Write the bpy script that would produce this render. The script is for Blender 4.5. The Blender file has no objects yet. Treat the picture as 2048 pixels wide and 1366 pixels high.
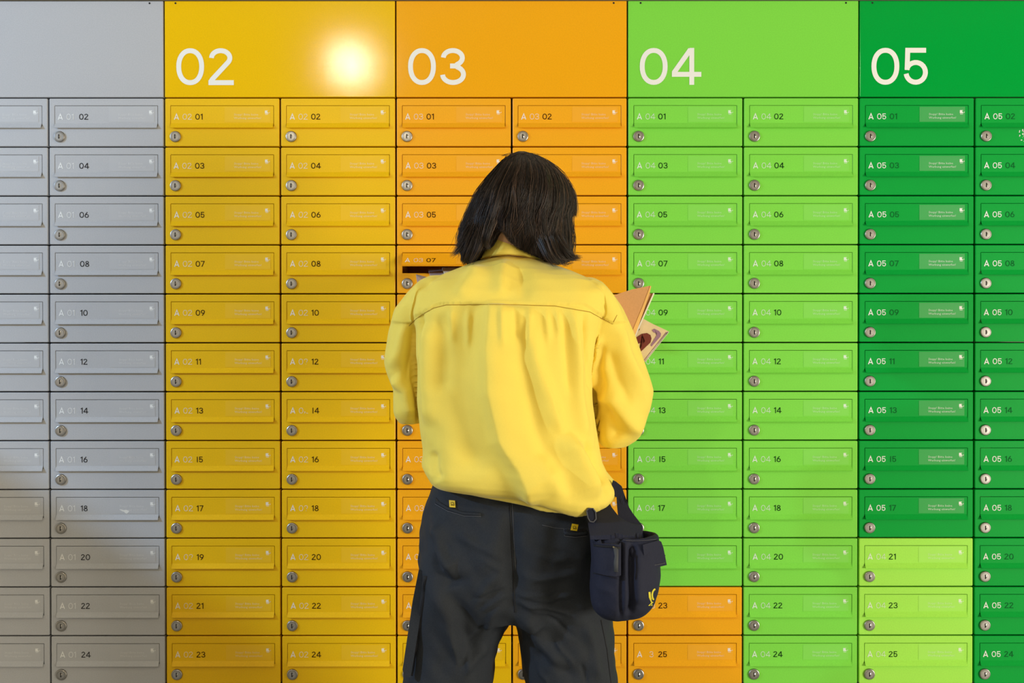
import bpy, bmesh, math, random
import numpy as np
from mathutils import Vector, Matrix, noise
from mathutils.bvhtree import BVHTree

# ------------------------------------------------------------------ camera, world, lights, exposure
scn = bpy.context.scene
COL = scn.collection
CAM = Vector((0.0, -2.699, 1.28))
cd = bpy.data.cameras.new('camera'); cam = bpy.data.objects.new('camera', cd); COL.objects.link(cam)
cd.lens = 42.2; cd.sensor_width = 36.0; cd.clip_start = 0.05
def _rot(p, y, r):
    cp, sp, cy, sy, cr, sr = math.cos(p), math.sin(p), math.cos(y), math.sin(y), math.cos(r), math.sin(r)
    R = Matrix(((cr,0,sr),(0,1,0),(-sr,0,cr))); P = Matrix(((1,0,0),(0,cp,-sp),(0,sp,cp))); Y = Matrix(((cy,-sy,0),(sy,cy,0),(0,0,1)))
    return Y @ P @ R
R3 = _rot(-0.0082323, -0.00033021, 0.00061946)
M = (R3 @ Matrix(((1,0,0),(0,0,-1),(0,1,0)))).to_4x4(); M.translation = CAM
cam.matrix_world = M
scn.camera = cam
FPX = 42.2/36*2048
def at(px, py, y):
    """the point at depth y (world Y) that stands where the photograph shows it"""
    d = R3 @ Vector(((px-1024)/FPX, 1.0, -(py-683)/FPX))
    return CAM + d*((y-CAM.y)/d.y)

scn.view_settings.view_transform = 'Standard'
scn.view_settings.look = 'None'
scn.view_settings.gamma = 1.0
scn.view_settings.use_curve_mapping = False
scn.view_settings.exposure = 0.34

wd = bpy.data.worlds.new('world'); scn.world = wd; wd.use_nodes = True
wd.node_tree.nodes['Background'].inputs[0].default_value = (1.0, 0.87, 0.62, 1)
wd.node_tree.nodes['Background'].inputs[1].default_value = 0.53

def area(name, loc, target, sx, sy, power, col, spread=180):
    l = bpy.data.lights.new(name, 'AREA'); l.shape = 'RECTANGLE'; l.size = sx; l.size_y = sy
    l.energy = power; l.color = col; l.spread = math.radians(spread)
    o = bpy.data.objects.new(name, l); COL.objects.link(o)
    o.location = loc
    o.rotation_euler = (Vector(target)-Vector(loc)).to_track_quat('-Z', 'Y').to_euler()
    return o
# daylight from the street on the right (low and wide), cool window light from the upper left
area('daylight_street', (4.0, -3.2, 0.85), (0.8, 0, 0.8), 1.2, 1.1, 118, (1.0, 0.95, 0.80))
area('daylight_window', (-3.3, -1.9, 2.35), (-0.9, 0, 1.3), 0.08, 0.08, 58, (0.44, 0.68, 1.0))

# ------------------------------------------------------------------ helpers
def link(name, me, mat=None, parent=None, kind=None):
    o = bpy.data.objects.new(name, me); COL.objects.link(o)
    if mat is not None and hasattr(me, 'materials') and not len(me.materials):
        me.materials.append(mat)
    if parent is not None: o.parent = parent
    if kind: o['kind'] = kind
    return o
def thing(o, label, cat, group=None):
    o['label'] = label; o['category'] = cat
    if group: o['group'] = group
    return o
def empty(name, loc=(0,0,0)):
    o = bpy.data.objects.new(name, None); COL.objects.link(o); o.location = loc; o.empty_display_size = .05
    return o
def mesh(name, vs, fs, smooth=False):
    me = bpy.data.meshes.new(name); me.from_pydata([tuple(v) for v in vs], [], fs); me.update()
    if smooth: me.polygons.foreach_set('use_smooth', [True]*len(me.polygons))
    return me
def bm_mesh(name, bm, smooth=False):
    me = bpy.data.meshes.new(name); bmesh.ops.recalc_face_normals(bm, faces=bm.faces[:]); bm.to_mesh(me); bm.free()
    if smooth: me.polygons.foreach_set('use_smooth', [True]*len(me.polygons))
    return me
def box_bm(bm, x0, x1, y0, y1, z0, z1, bev=0):
    r = bmesh.ops.create_cube(bm, size=1.0)
    for v in r['verts']:
        v.co = Vector((x0+(v.co.x+.5)*(x1-x0), y0+(v.co.y+.5)*(y1-y0), z0+(v.co.z+.5)*(z1-z0)))
    if bev:
        es = list({e for v in r['verts'] for e in v.link_edges})
        bmesh.ops.bevel(bm, geom=es, offset=bev, segments=2, affect='EDGES', profile=.5)
    return bm
def rings_mesh(name, rings, cap0=False, cap1=False, closed=True, smooth=False):
    vs = [v for r in rings for v in r]; n = len(rings[0]); fs = []
    for i in range(len(rings)-1):
        for j in range(n if closed else n-1):
            k = (j+1) % n
            fs.append((i*n+j, i*n+k, (i+1)*n+k, (i+1)*n+j))
    if cap0: fs.append(tuple(range(n))[::-1])
    if cap1: fs.append(tuple(range((len(rings)-1)*n, len(rings)*n)))
    return mesh(name, vs, fs, smooth)

def srgb(r, g, b):
    f = lambda c: (c/255/12.92) if c/255 <= .04045 else ((c/255+.055)/1.055)**2.4
    return (f(r), f(g), f(b), 1)
def nodes_mat(name, base, rough=.5, metal=0, spec=.5):
    m = bpy.data.materials.new(name); m.use_nodes = True; nt = m.node_tree; b = nt.nodes['Principled BSDF']
    b.inputs['Base Color'].default_value = base; b.inputs['Roughness'].default_value = rough
    b.inputs['Metallic'].default_value = metal; b.inputs['Specular IOR Level'].default_value = spec
    return m, nt, b
def bump(nt, b, scale, strength, dist=.001, detail=2, kind='noise'):
    tc = nt.nodes.new('ShaderNodeTexCoord'); t = nt.nodes.new('ShaderNodeTexNoise'); t.inputs['Scale'].default_value = scale; t.inputs['Detail'].default_value = detail
    bp = nt.nodes.new('ShaderNodeBump'); bp.inputs['Strength'].default_value = strength; bp.inputs['Distance'].default_value = dist
    nt.links.new(tc.outputs['Object'], t.inputs['Vector']); nt.links.new(t.outputs['Fac'], bp.inputs['Height']); nt.links.new(bp.outputs['Normal'], b.inputs['Normal'])
    return tc, t, bp
def vary(nt, b, base, scale, amt, tc=None, detail=3):
    tc = tc or nt.nodes.new('ShaderNodeTexCoord'); t = nt.nodes.new('ShaderNodeTexNoise'); t.inputs['Scale'].default_value = scale; t.inputs['Detail'].default_value = detail
    mx = nt.nodes.new('ShaderNodeMix'); mx.data_type = 'RGBA'
    mx.inputs['A'].default_value = tuple(c*(1-amt) for c in base[:3])+(1,); mx.inputs['B'].default_value = tuple(min(1, c*(1+amt)) for c in base[:3])+(1,)
    nt.links.new(tc.outputs['Object'], t.inputs['Vector']); nt.links.new(t.outputs['Fac'], mx.inputs['Factor']); nt.links.new(mx.outputs['Result'], b.inputs['Base Color'])
def paint(name, base, rough=.38, bstr=.25):
    m, nt, b = nodes_mat(name, base, rough+(.06 if name.startswith('dark_p') else 0), spec=.12 if name.startswith('dark') else .25)
    tc, _, _ = bump(nt, b, 900, bstr, .0002, 1)
    vary(nt, b, base, 420, .10, tc, 1)
    return m

PAINT = {
 'grey':   srgb(182, 182, 186), 'yellow': srgb(238, 188, 8), 'orange': srgb(242, 168, 18),
 'green':  srgb(126, 214, 72), 'lime': srgb(164, 232, 84), 'dark': srgb(0, 158, 58)}
DOOR = {k: paint(k+'_powder_coat', v) for k, v in PAINT.items()}
PANEL = {k: paint(k+'_gloss_paint', v, .105, .16) for k, v in PAINT.items()}
FILM = {}
for k, v in PAINT.items():
    a = {'grey': .02, 'yellow': .008, 'orange': .010, 'green': .018, 'lime': .015, 'dark': .05}[k]
    FILM[k] = nodes_mat(k+'_film', tuple(c*(1-a)+a for c in v[:3])+(1,), .40, spec=.35)[0]
FILM['faintdark'] = nodes_mat('dark_faint_film', tuple(c*.97+.03 for c in PAINT['dark'][:3])+(1,), .40, spec=.35)[0]
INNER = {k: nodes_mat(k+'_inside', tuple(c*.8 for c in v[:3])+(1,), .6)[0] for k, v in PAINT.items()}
WHITE = nodes_mat('white_print', srgb(236, 234, 230), .5)[0]
def wear_white(k):
    v = PAINT[k]; a = .90 if k in ('dark', 'grey') else .74
    return nodes_mat(k+'_worn_white_print', tuple(c*(1-a)+.86*a for c in v[:3])+(1,), .5, spec=.2)[0]
PALE = {k: wear_white(k) for k in PAINT}
WORN = {k: nodes_mat(k+'_rubbed_print', tuple(c*(1-a)+.86*a for c in PAINT[k][:3])+(1,), .5, spec=.2)[0] for k in PAINT for a in ((.86,) if k == 'dark' else (.62,) if k in ('green', 'lime') else (.75,) if k == 'grey' else (.56,))}
def faint(k):
    v = PAINT[k]; a = .55 if k == 'dark' else .32
    return nodes_mat(k+'_faint_print', tuple(c*(1-a)+.9*a for c in v[:3])+(1,), .5)[0]
FAINT = {k: faint(k) for k in PAINT}
DARKP = {k: nodes_mat(k+'_dark_print', c, .6, spec=.08)[0] for k, c in {
 'grey': srgb(44, 44, 48), 'yellow': srgb(56, 36, 8), 'orange': srgb(66, 32, 4), 'green': srgb(8, 56, 16), 'lime': srgb(14, 58, 10), 'dark': srgb(4, 98, 42)}.items()}
STEEL, nt_, b_ = nodes_mat('brushed_steel', srgb(176, 172, 168), .34, 1.0)
bump(nt_, b_, 300, .05, .0003)
SLOT = nodes_mat('keyhole_dark', srgb(24, 20, 18), .7, spec=.1)[0]
BLACK = nodes_mat('plain_black', srgb(20, 18, 16), .8)[0]  # plain black for the screw holes and the black magazine print
WALLM = paint('plaster', srgb(196, 188, 172), .8)
CONC, nt_, b_ = nodes_mat('concrete', srgb(150, 146, 138), .8); vary(nt_, b_, srgb(150, 146, 138), 6, .2); 

# ------------------------------------------------------------------ stroke lettering (flat print laid on the metal)
def arc(cx, cy, rx, ry, a0, a1, n=18, p=2.0):
    o = []
    for i in range(n+1):
        a = math.radians(a0+(a1-a0)*i/n); c, s = math.cos(a), math.sin(a)
        o.append((cx+rx*math.copysign(abs(c)**(2/p), c), cy+ry*math.copysign(abs(s)**(2/p), s)))
    return o
def glyph(ch, w):
    h = w/2
    if ch == '0': return .757, [arc(.3785, .5, .3785-h, .5-h, 0, 360, 36, 2.15)]
    if ch == '1': return .40, [[(.03, .80-h*.3), (.30, 1-h), (.30, 0)], ]
    if ch == 'I': return .40, [[(.24, 1), (.24, 0)]]
    if ch == '2': return .69, [arc(.335, .735, .315-h, .265-h, 180, -38, 20)+[(h*1.6, w*1.2), (h*.9, h*1.2)], [(0, h), (.69, h)]]
    if ch == '3': return .70, [arc(.345, .735, .325-h, .265-h, 178, -62, 20)+[(.42, .515), (.27, .515)], [(.42, .515)]+arc(.35, .285, .35-h, .285-h, 62, -178, 22)]
    if ch == '4': return .80, [[(.545-h*.6, 1-h*.6), (h*.8, .29+h*.5)], [(0, .285), (.80, .285)], [(.54, 1), (.54, 0)]]
    if ch == '5': return .66, [[(.61, 1-h), (.045+h, 1-h), (.03+h, .40)], [(.03+h*.8, .42)]+arc(.33, .335, .33-h, .335-h, 138, -172, 22)]
    if ch == '6': return .70, [arc(.35, .325, .35-h, .325-h, 0, 360, 28), [(.48, 1-h*.3), (.20, .66), (.035+h, .42), (h, .325)]]
    if ch == '7': return .64, [[(0, 1-h), (.62-h*.3, 1-h), (.20, 0)]]
    if ch == '8': return .68, [arc(.34, .745, .28-h, .255-h, 0, 360, 26), arc(.34, .275, .34-h, .275-h, 0, 360, 28)]
    if ch == '9': return .70, [arc(.35, .675, .35-h, .325-h, 0, 360, 28), [(.22, h*.3), (.50, .34), (.665-h, .58), (.70-h, .675)]]
    if ch == '?': return .69, [arc(.335, .735, .315-h, .265-h, 180, -40, 16)+[(.44, .36)], [(.36, .12), (.40, .04)]]
    if ch == 'A': return .86, [[(h*.7, 0), (.43, 1-h*.4), (.86-h*.7, 0)], [(.18, .29), (.68, .29)]]
    if ch == '-': return .69, [[(.0, .3), (.2, .26), (.05, .0)], [(.35, .08), (.69, .02)]]
    return .5, []
def stroke(vs, fs, pts, w, ox, oz, sc):
    h = w/2; P = [Vector(p) for p in pts]
    closed = (P[0]-P[-1]).length < 1e-6
    if closed: P = P[:-1]
    n = len(P); b0 = len(vs)
    for i in range(n):
        a = P[(i-1) % n] if (closed or i > 0) else None
        c = P[(i+1) % n] if (closed or i < n-1) else None
        d1 = (P[i]-a).normalized() if a is not None else (c-P[i]).normalized()
        d2 = (c-P[i]).normalized() if c is not None else d1
        n1 = Vector((-d1.y, d1.x)); n2 = Vector((-d2.y, d2.x)); m = (n1+n2)
        m = m.normalized() if m.length > 1e-6 else n1
        k = h/max(.45, m.dot(n1))
        for s in (1, -1):
            q = P[i]+m*k*s
            vs.append((ox+q.x*sc, 0.0, oz+q.y*sc))
    for i in range(n if closed else n-1):
        j = (i+1) % n
        fs.append((b0+2*i, b0+2*i+1, b0+2*j+1, b0+2*j))
_txt = {}
def text_mesh(name, s, cap, w, track, xs=None):
    """print: list of characters; cap height in metres, origin at the left foot of the first one"""
    vs, fs = [], []; x = 0
    for i, ch in enumerate(s):
        wd_, st = glyph(ch, w)
        ox = xs[i]*cap if xs else x
        for q, p in enumerate(st):
            n0 = len(vs); stroke(vs, fs, p, w, ox, 0, cap)
            for t in range(n0, len(vs)): vs[t] = (vs[t][0], -.00006*q, vs[t][2])
        x += (wd_+track)*cap
    # give the print a hair of thickness so it lies on the metal
    me = mesh(name, vs, fs); bm = bmesh.new(); bm.from_mesh(me); bpy.data.meshes.remove(me)
    return bm_mesh(name, bm)
def place_print(name, me, mat, parent, x, y, z):
    o = link(name, me, mat, parent); o.location = (x, y, z); return o

# ------------------------------------------------------------------ letter box kit (metres; origin at the top-left seam corner)
S = .26/231.5
def rrect(x0, x1, z0, z1, r, y, k=4):
    o = []
    for cx, cz, a0 in ((x1-r, z1-r, 0), (x0+r, z1-r, 90), (x0+r, z0+r, 180), (x1-r, z0+r, 270)):
        for i in range(k+1):
            a = math.radians(a0+90*i/k); o.append((cx+r*math.cos(a), y, cz+r*math.sin(a)))
    return o
DX0, DX1, DZ1, DZ0 = 1.9*S, 229.9*S, -1.2*S, -96.8*S
FX0, FX1, FZ1, FZ0 = 13.2*S, 218.4*S, -16.2*S, -60.4*S
def door_mesh():
    g = .0009
    A = lambda i, y: rrect(DX0+i, DX1-i, DZ0+i, DZ1-i, .0024, y)
    B = lambda i, y: rrect(FX0-g-i, FX1+g+i, FZ0+.004-i, FZ1+g+i, .0012, y)
    rings = [A(0, .018), A(0, .0016), A(.0004, .0006), A(.0014, 0), B(.0005, 0), B(0, .0004), B(0, .010), A(.003, .010), A(.003, .018)]
    me = rings_mesh('door', rings+[rings[0]]); bm = bmesh.new(); bm.from_mesh(me); bpy.data.meshes.remove(me)
    bmesh.ops.remove_doubles(bm, verts=bm.verts[:], dist=1e-6); return bm_mesh('door', bm)
def flap_mesh():
    zc = -50.6*S
    prof = [(0, 0), (.0002, zc-FZ1), (-.0070, FZ0-FZ1), (-.0058, FZ0-FZ1-.0006), (.0014, zc-FZ1-.0006), (.0014, 0)]
    bm = bmesh.new(); L = FX1-FX0
    a = [bm.verts.new((0, y, z)) for y, z in prof]; b = [bm.verts.new((L, y, z)) for y, z in prof]
    n = len(prof); bm.faces.new(a[::-1]); bm.faces.new(b)
    for i in range(n): bm.faces.new((a[i], a[(i+1) % n], b[(i+1) % n], b[i]))
    bm.edges.ensure_lookup_table()
    es = [e for e in bm.edges if (abs(e.verts[0].co.x-e.verts[1].co.x) > .01 and e.verts[0].co.y < .001 and abs(e.verts[0].co.z-(zc-FZ1)) > 1e-4) or
          (e.verts[0].co.x == e.verts[1].co.x and max(e.verts[0].co.y, e.verts[1].co.y) < .001)]
    bmesh.ops.bevel(bm, geom=es, offset=.0005, segments=2, affect='EDGES')
    return bm_mesh('flap', bm)
def body_mesh():
    x0, x1, z0, z1 = DX0+.0005, DX1-.0005, DZ0+.0005, DZ1-.0005
    R = [rrect(x0, x1, z0, z1, .001, .0185, 1), rrect(x0, x1, z0, z1, .001, .30, 1), rrect(x0+.1, x1-.1, z0+.04, z1-.04, .001, .30, 1),]
    I = [rrect(x0+.1, x1-.1, z0+.04, z1-.04, .001, .298, 1), rrect(x0+.0012, x1-.0012, z0+.0012, z1-.0012, .001, .298, 1), rrect(x0+.0012, x1-.0012, z0+.0012, z1-.0012, .001, .0185, 1)]
    return rings_mesh('body', R+I+[R[0]])
def lock_mesh():
    prof = [(.0126, 0), (.0126, -.0018), (.0122, -.0030), (.0113, -.0040), (.0104, -.0044), (.0096, -.0044), (.0092, -.0036), (.0088, -.0044), (.0040, -.0045)]
    n = 32; rings = [[(r*math.cos(2*math.pi*i/n), y, r*math.sin(2*math.pi*i/n)) for i in range(n)] for r, y in prof]
    me = rings_mesh('lock', rings, cap1=True); return me
def keyhole_mesh():
    bm = bmesh.new(); box_bm(bm, -.0015, .0008, -.0049, -.0040, -.0050, .0050, .0003)
    return bm_mesh('keyhole', bm)
def shutter_mesh():
    vs = []; n = 8
    for i in range(n+1):
        a = math.radians(-80+160*i/n); vs.append((.0008+.0034*math.cos(a)-.0006, -.0049+.0006*math.cos(a), .0034*math.sin(a)))
    vs.append((.0006, -.0058, -.0005)); vs.append((.0006, -.0042, 0))
    fs = [(i, i+1, n+1) for i in range(n)]+[(0, n+1, n+2), (n, n+2, n+1)]+[(i+1, i, n+2) for i in range(n)]
    return mesh('shutter', vs, fs)
def sticker_mesh():
    bm = bmesh.new(); box_bm(bm, 0, 91*S, -.0002, .0001, -30*S, 0); return bm_mesh('sticker', bm)
def sticker_text_mesh():
    vs_all = []
    bm = bmesh.new()
    for s, wpx, zpx in (('Stopp! Bitte keine', 48.5, 4.2), ('Werbung einwerfen!', 54.5, 11.2)):
        c = bpy.data.curves.new('t', 'FONT'); c.body = s; c.size = 6.2*S; c.resolution_u = 1; c.offset = .00004
        o = bpy.data.objects.new('t', c); COL.objects.link(o)
        dg = bpy.context.evaluated_depsgraph_get(); me = bpy.data.meshes.new_from_object(o.evaluated_get(dg))
        xs = [v.co.x for v in me.vertices]; k = wpx*S/(max(xs)-min(xs))
        me.transform(Matrix.Translation((0, 0, -zpx*S)) @ Matrix.Rotation(math.pi/2, 4, 'X') @ Matrix.Diagonal((k, 1, 1, 1)))
        bm.from_mesh(me); bpy.data.objects.remove(o); bpy.data.curves.remove(c); bpy.data.meshes.remove(me)
    me = bpy.data.meshes.new('slogan'); bm.to_mesh(me); bm.free()
    return me
def emblem_mesh():
    # small block with an arrow cut into its right side, a tick beside it and a line of type below
    P = [(0, 0), (0, 6.2), (6.6, 6.2), (4.4, 4.3), (6.9, 1.2), (6.9, 0)]
    T = [(7.6, 1.4), (8.8, 2.2), (9.6, 3.6), (9.6, 1.6), (8.8, .7)]
    L = [(.6, -2.2), (.6, -1.3), (6.4, -1.3), (6.4, -2.2)]
    vs, fs = [], []
    for poly in (P, T, L):
        b = len(vs); vs += [(x*S*.98, 0, z*S*.98) for x, z in poly]
        fs.append(tuple(b+i for i in range(len(poly))))
    bm = bmesh.new(); bm.from_mesh(mesh('e', vs, fs)); bmesh.ops.triangulate(bm, faces=bm.faces[:])
    return bm_mesh('emblem', bm)
ME = dict(door=door_mesh(), flap=flap_mesh(), body=body_mesh(), lock=lock_mesh(), keyhole=keyhole_mesh(), shutter=shutter_mesh(),
          sticker=sticker_mesh(), slogan=sticker_text_mesh(), emblem=emblem_mesh())
CACHE = {}
def tinted(kind, colour, mat):
    k = (kind, colour)
    if k not in CACHE:
        me = ME[kind].copy(); me.materials.clear(); me.materials.append(mat); CACHE[k] = me
    return CACHE[k]
for k, m in (('lock', STEEL), ('keyhole', SLOT), ('shutter', STEEL)): ME[k].materials.append(m)
CAP = 11.6*S
def tx(s, w, mat, colour):
    k = (s, w, colour)
    if k not in CACHE:
        me = text_mesh('number', s, CAP, w, .13); me.materials.append(mat); CACHE[k] = me
    return CACHE[k]
WX, WZ = -1.29972, 1.8052          # world x of seam 0 and z of the seam under the header panels
rnd = random.Random(4)
def letter_box(col, row, colour, bank, num, label, group, open_angle=0, worn=None, film=True):
    r = empty('letter_box', (WX+.26*col, 0, WZ-.11*row)); thing(r, label, 'letter box', group)
    d = link('door', tinted('door', colour, DOOR[colour]), parent=r)
    b = link('body', tinted('body', colour, INNER[colour]), parent=r)
    f = link('flap', tinted('flap', colour, DOOR[colour]), parent=r); f.location = (FX0, 0, FZ1)
    f.rotation_euler.x = math.radians(open_angle)
    y = -.0003; zb = (-43.6*S)-FZ1
    k = colour
    jig = rnd.uniform(-.5, .5)*S
    place_print('bank_letter', tx('A', .17, PALE[k], k), None, f, 19.4*S-FX0+jig, y, zb)
    bs = worn or bank
    place_print('bank_number', tx(bs, .095 if k != 'dark' else .13, WORN[k], k), None, f, 36.6*S-FX0+jig, y, zb)
    place_print('box_number', tx(num.replace('1', 'I', 1) if num in ('15',) or (num == '14' and worn) else num, .135, DARKP[k], k), None, f, 62.0*S-FX0+jig, y, zb)
    if film:
        s = link('sticker', tinted('sticker', 'faintdark' if k == 'dark' and (col > 8 or row > 4) else k, FILM['faintdark' if k == 'dark' and (col > 8 or row > 4) else k]), parent=f); s.location = (121*S-FX0, -.0001, -2.4*S)
    t = link('slogan', tinted('slogan', k, FAINT[k]), parent=f); t.location = (139.5*S-FX0, -.0005, (-32*S)-FZ1); t.location.z = (-31.2*S)-FZ1
    e = link('emblem', tinted('emblem', k, PALE[k] if k != 'dark' else WHITE), parent=f); e.location = (201.5*S-FX0, -.0005, (-31.5*S)-FZ1)
    lk = link('lock', ME['lock'], parent=r); lk.location = (22.6*S, 0, -77.6*S)
    link('keyhole', ME['keyhole'], parent=lk); link('shutter', ME['shutter'], parent=lk)
    return r

# ------------------------------------------------------------------ setting
def slab(name, x0, x1, y0, y1, z0, z1, mat):
    bm = box_bm(bmesh.new(), x0, x1, y0, y1, z0, z1); return link(name, bm_mesh(name, bm), mat, kind='structure')
XL, XR = WX-.13, WX+.26*10+.01
slab('floor', -5, 5, -7, .5, -.1, 0, CONC)
slab('wall_back', -5, 5, .36, .5, 0, 3.0, WALLM)
slab('ceiling', -5, 5, -7, .5, 3.0, 3.1, WALLM)
slab('light_blocker_left', -2.3, -2.2, -1.35, -.72, 0, 1.65, WALLM)  # added unseen block, shadows the cool light low on the grey boxes
slab('trim_1', WX, XR-.012, .004, .32, 0, WZ-.11*12-.003, paint('grey_plinth_paint', srgb(150, 150, 150)))
slab('trim_2', -5, 5, -.012, .36, 2.0245, 3.0, WALLM)

# ------------------------------------------------------------------ header panels
def header(k0, colour, txt, label, holes):
    x0, x1 = WX+.26*k0+.0016, WX+.26*(k0+2)-.0016
    if k0 == 9-0: x1 = XR
    z0, z1 = WZ+.0014, 2.022
    r = empty('header_panel', (x0, 0, z0)); thing(r, label, 'panel', 'coloured header panels above the letter boxes')
    bm = box_bm(bmesh.new(), 0, x1-x0, 0, .03, 0, z1-z0, .0014)
    link('panel', bm_mesh('panel', bm), PANEL[colour], r)
    if txt:
        me = text_mesh('lettering', txt, 73.6*S, .133, .115); o = link('lettering', me, WHITE, r); o.location = (23.2*S, -.0006, 24*S)
    for h in holes:
        n = 10; vs = [(.0022*math.cos(2*math.pi*i/n), -.0004, .0022*math.sin(2*math.pi*i/n)) for i in range(n)]+[(.0018*math.cos(2*math.pi*i/n), .002, .0018*math.sin(2*math.pi*i/n)) for i in range(n)]
        me = mesh('screw_hole', vs, [tuple(range(n))]+[(i, (i+1) % n, n+(i+1) % n, n+i) for i in range(n)]); o = link('screw_hole', me, BLACK, r)
        o.location = (h*S if h > 0 else (x1-x0)+h*S, 0, (z1-z0)-4.4*S)
header(0, 'grey', '01', 'plain light grey header panel in the upper left corner of the wall', (-27,))
header(2, 'yellow', '02', 'yellow header panel with large white 02 and a lamp reflection', (22,))
header(4, 'orange', '03', 'orange header panel with large white 03 above the person', (-26,))
header(6, 'green', '04', 'light green header panel with large white 04', (25, -25))
header(8, 'dark', '05', 'dark green header panel with large white 05', (25,))

# ------------------------------------------------------------------ letter boxes
NAME = {'grey': 'grey', 'yellow': 'yellow', 'orange': 'orange', 'green': 'light green', 'lime': 'lime green', 'dark': 'dark green'}
OPEN = {}
for c in range(10):
    for j in range(12):
        bank = '0%d' % (c//2+1); n = 2*j+1+(c % 2); colour = ('grey', 'yellow', 'orange', 'green', 'dark')[c//2]
        num = '%02d' % n; worn = None; b = bank; ang = 0
        if c == 4 and j == 11: colour, b, num = 'yellow', '02', '25'
        if c == 5 and j == 11: num = '24'
        if c == 6 and j >= 10: colour, b, num = 'orange', '03', ('23', '25')[j-10]
        if c == 8 and j >= 9: colour, b, num = 'lime', '04', ('21', '23', '25')[j-9]
        if (c, j) in ((3, 5), (3, 8), (2, 9)): worn = '0?'
        if (c, j) == (3, 6): worn = '0-'
        if (c, j) == (6, 11): worn = ' 3'
        if c == 4 and j == 3: ang = -44
        nm = NAME[colour]; mark = 'marked A %s %s' % (b, num)
        ordn = ('topmost', 'second from top', 'third from top', 'fourth from top', 'fifth from top', 'sixth from top', 'seventh from top', 'eighth from top', 'ninth from top', 'tenth from top', 'eleventh from top', 'twelfth from top')[j]
        blk = ('grey', 'yellow', 'orange', 'light green', 'dark green')[c//2]
        lab = '%s letter box %s, %s in %s %s column' % (nm, mark, ordn, ('first', 'second')[c % 2], blk)
        if colour in ('lime', 'orange') and blk.endswith('green'): lab = '%s letter box %s, %s in %s %s column' % (nm.split()[0], mark, ordn, ('first', 'second')[c % 2], blk)
        if c == 0: lab = 'grey letter box cut by photo edge, %s, beside box A 01 %02d' % (ordn, 2*j+2)
        elif c == 4:
            if j == 3: lab = 'orange letter box marked A 03 07 with its flap lifted open and mail inside'
            elif j >= 4: lab = '%s letter box mostly behind person, %s, beside yellow box A 02 %02d' % (nm, ordn, 2*j+2)
        elif c == 5:
            if j in (1, 2, 3): lab = 'orange letter box partly behind the dark hair, %s, beside box A 04 %02d' % (ordn, 2*j+1)
            elif j in (4, 5, 6, 7, 8): lab = 'orange letter box hidden behind the yellow shirt, %s, beside box A 04 %02d' % (ordn, 2*j+1)
            elif j == 9: lab = 'orange letter box hidden behind the hip and bag, left of green box A 04 19'
            elif j > 9: lab = 'orange letter box behind the trousers, %s in its column' % ordn
        elif (c, j) == (6, 9): lab = 'light green letter box behind the navy bag, only the 9 of its number showing'
        elif (c, j) == (6, 10): lab = 'orange letter box beside the navy bag, numbered 23, under the green ones'
        elif (c, j) == (6, 11): lab = 'orange letter box numbered 25 with a digit missing, below box 23'
        elif c == 9: lab = 'dark green letter box marked A 05 %s, %s, cut by photo edge' % (num, ordn)
        if c == 5 and j == 8: lab = 'orange letter box behind shirt hem and bag strap, beside box A 04 17'
        o = letter_box(c, j, colour, b, num, lab, 'letter boxes of the wall', ang, worn)
        OPEN[(c, j)] = o

RES = nodes_mat('torn_paper_residue', srgb(224, 222, 218), .8)[0]
def residue(parent, x, z, polys):
    vs, fs = [], []
    for p in polys:
        b = len(vs); vs += [((x+a)*S, -.0006, (z-c)*S) for a, c in p]; fs.append(tuple(range(b, b+len(p))))
    link('paper_residue', mesh('paper_residue', vs, fs), RES, parent)
residue([o for o in OPEN[(1, 8)].children if o.name.startswith('flap')][0], 126.5, -23.5, [[(0, 0), (7, 1), (9, 5), (4, 3)], [(7, 2), (14, 1), (19, 3), (21, 2), (17, 7), (14, 9), (11, 7)]])
rg_ = random.Random(9); sp_ = []
for _ in range(34):
    a, c, q = rg_.uniform(0, 26), rg_.uniform(0, 30), rg_.uniform(.8, 2.6); sp_.append([(a+q*rg_.uniform(.5, 1)*math.cos(t), c+q*rg_.uniform(.5, 1)*math.sin(t)) for t in (0, 1.2, 2.5, 3.7, 5)])
residue(OPEN[(9, 0)], 89, -64, sp_)

# ------------------------------------------------------------------ ceiling lamp mirrored in the yellow header
_p = at(702, 128, 0); _d = _p-CAM; _t = 2.95/_d.y
lamp = empty('ceiling_lamp', (_p.x+_d.x*_t, -2.95, _p.z+_d.z*_t)); thing(lamp, 'round white ceiling lamp above and behind the viewpoint', 'lamp')
LM, nt_, b_ = nodes_mat('lamp_glass', (1, 1, 1, 1), .5)
b_.inputs['Emission Color'].default_value = (1, .9, .68, 1); b_.inputs['Emission Strength'].default_value = 215
bm = bmesh.new(); bmesh.ops.create_uvsphere(bm, u_segments=24, v_segments=12, radius=.055)
link('bulb', bm_mesh('bulb', bm, True), LM, lamp)
bm = bmesh.new(); box_bm(bm, -.01, .01, -.01, .01, .05, .38); o = link('stem', bm_mesh('stem', bm), STEEL, lamp)

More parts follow.
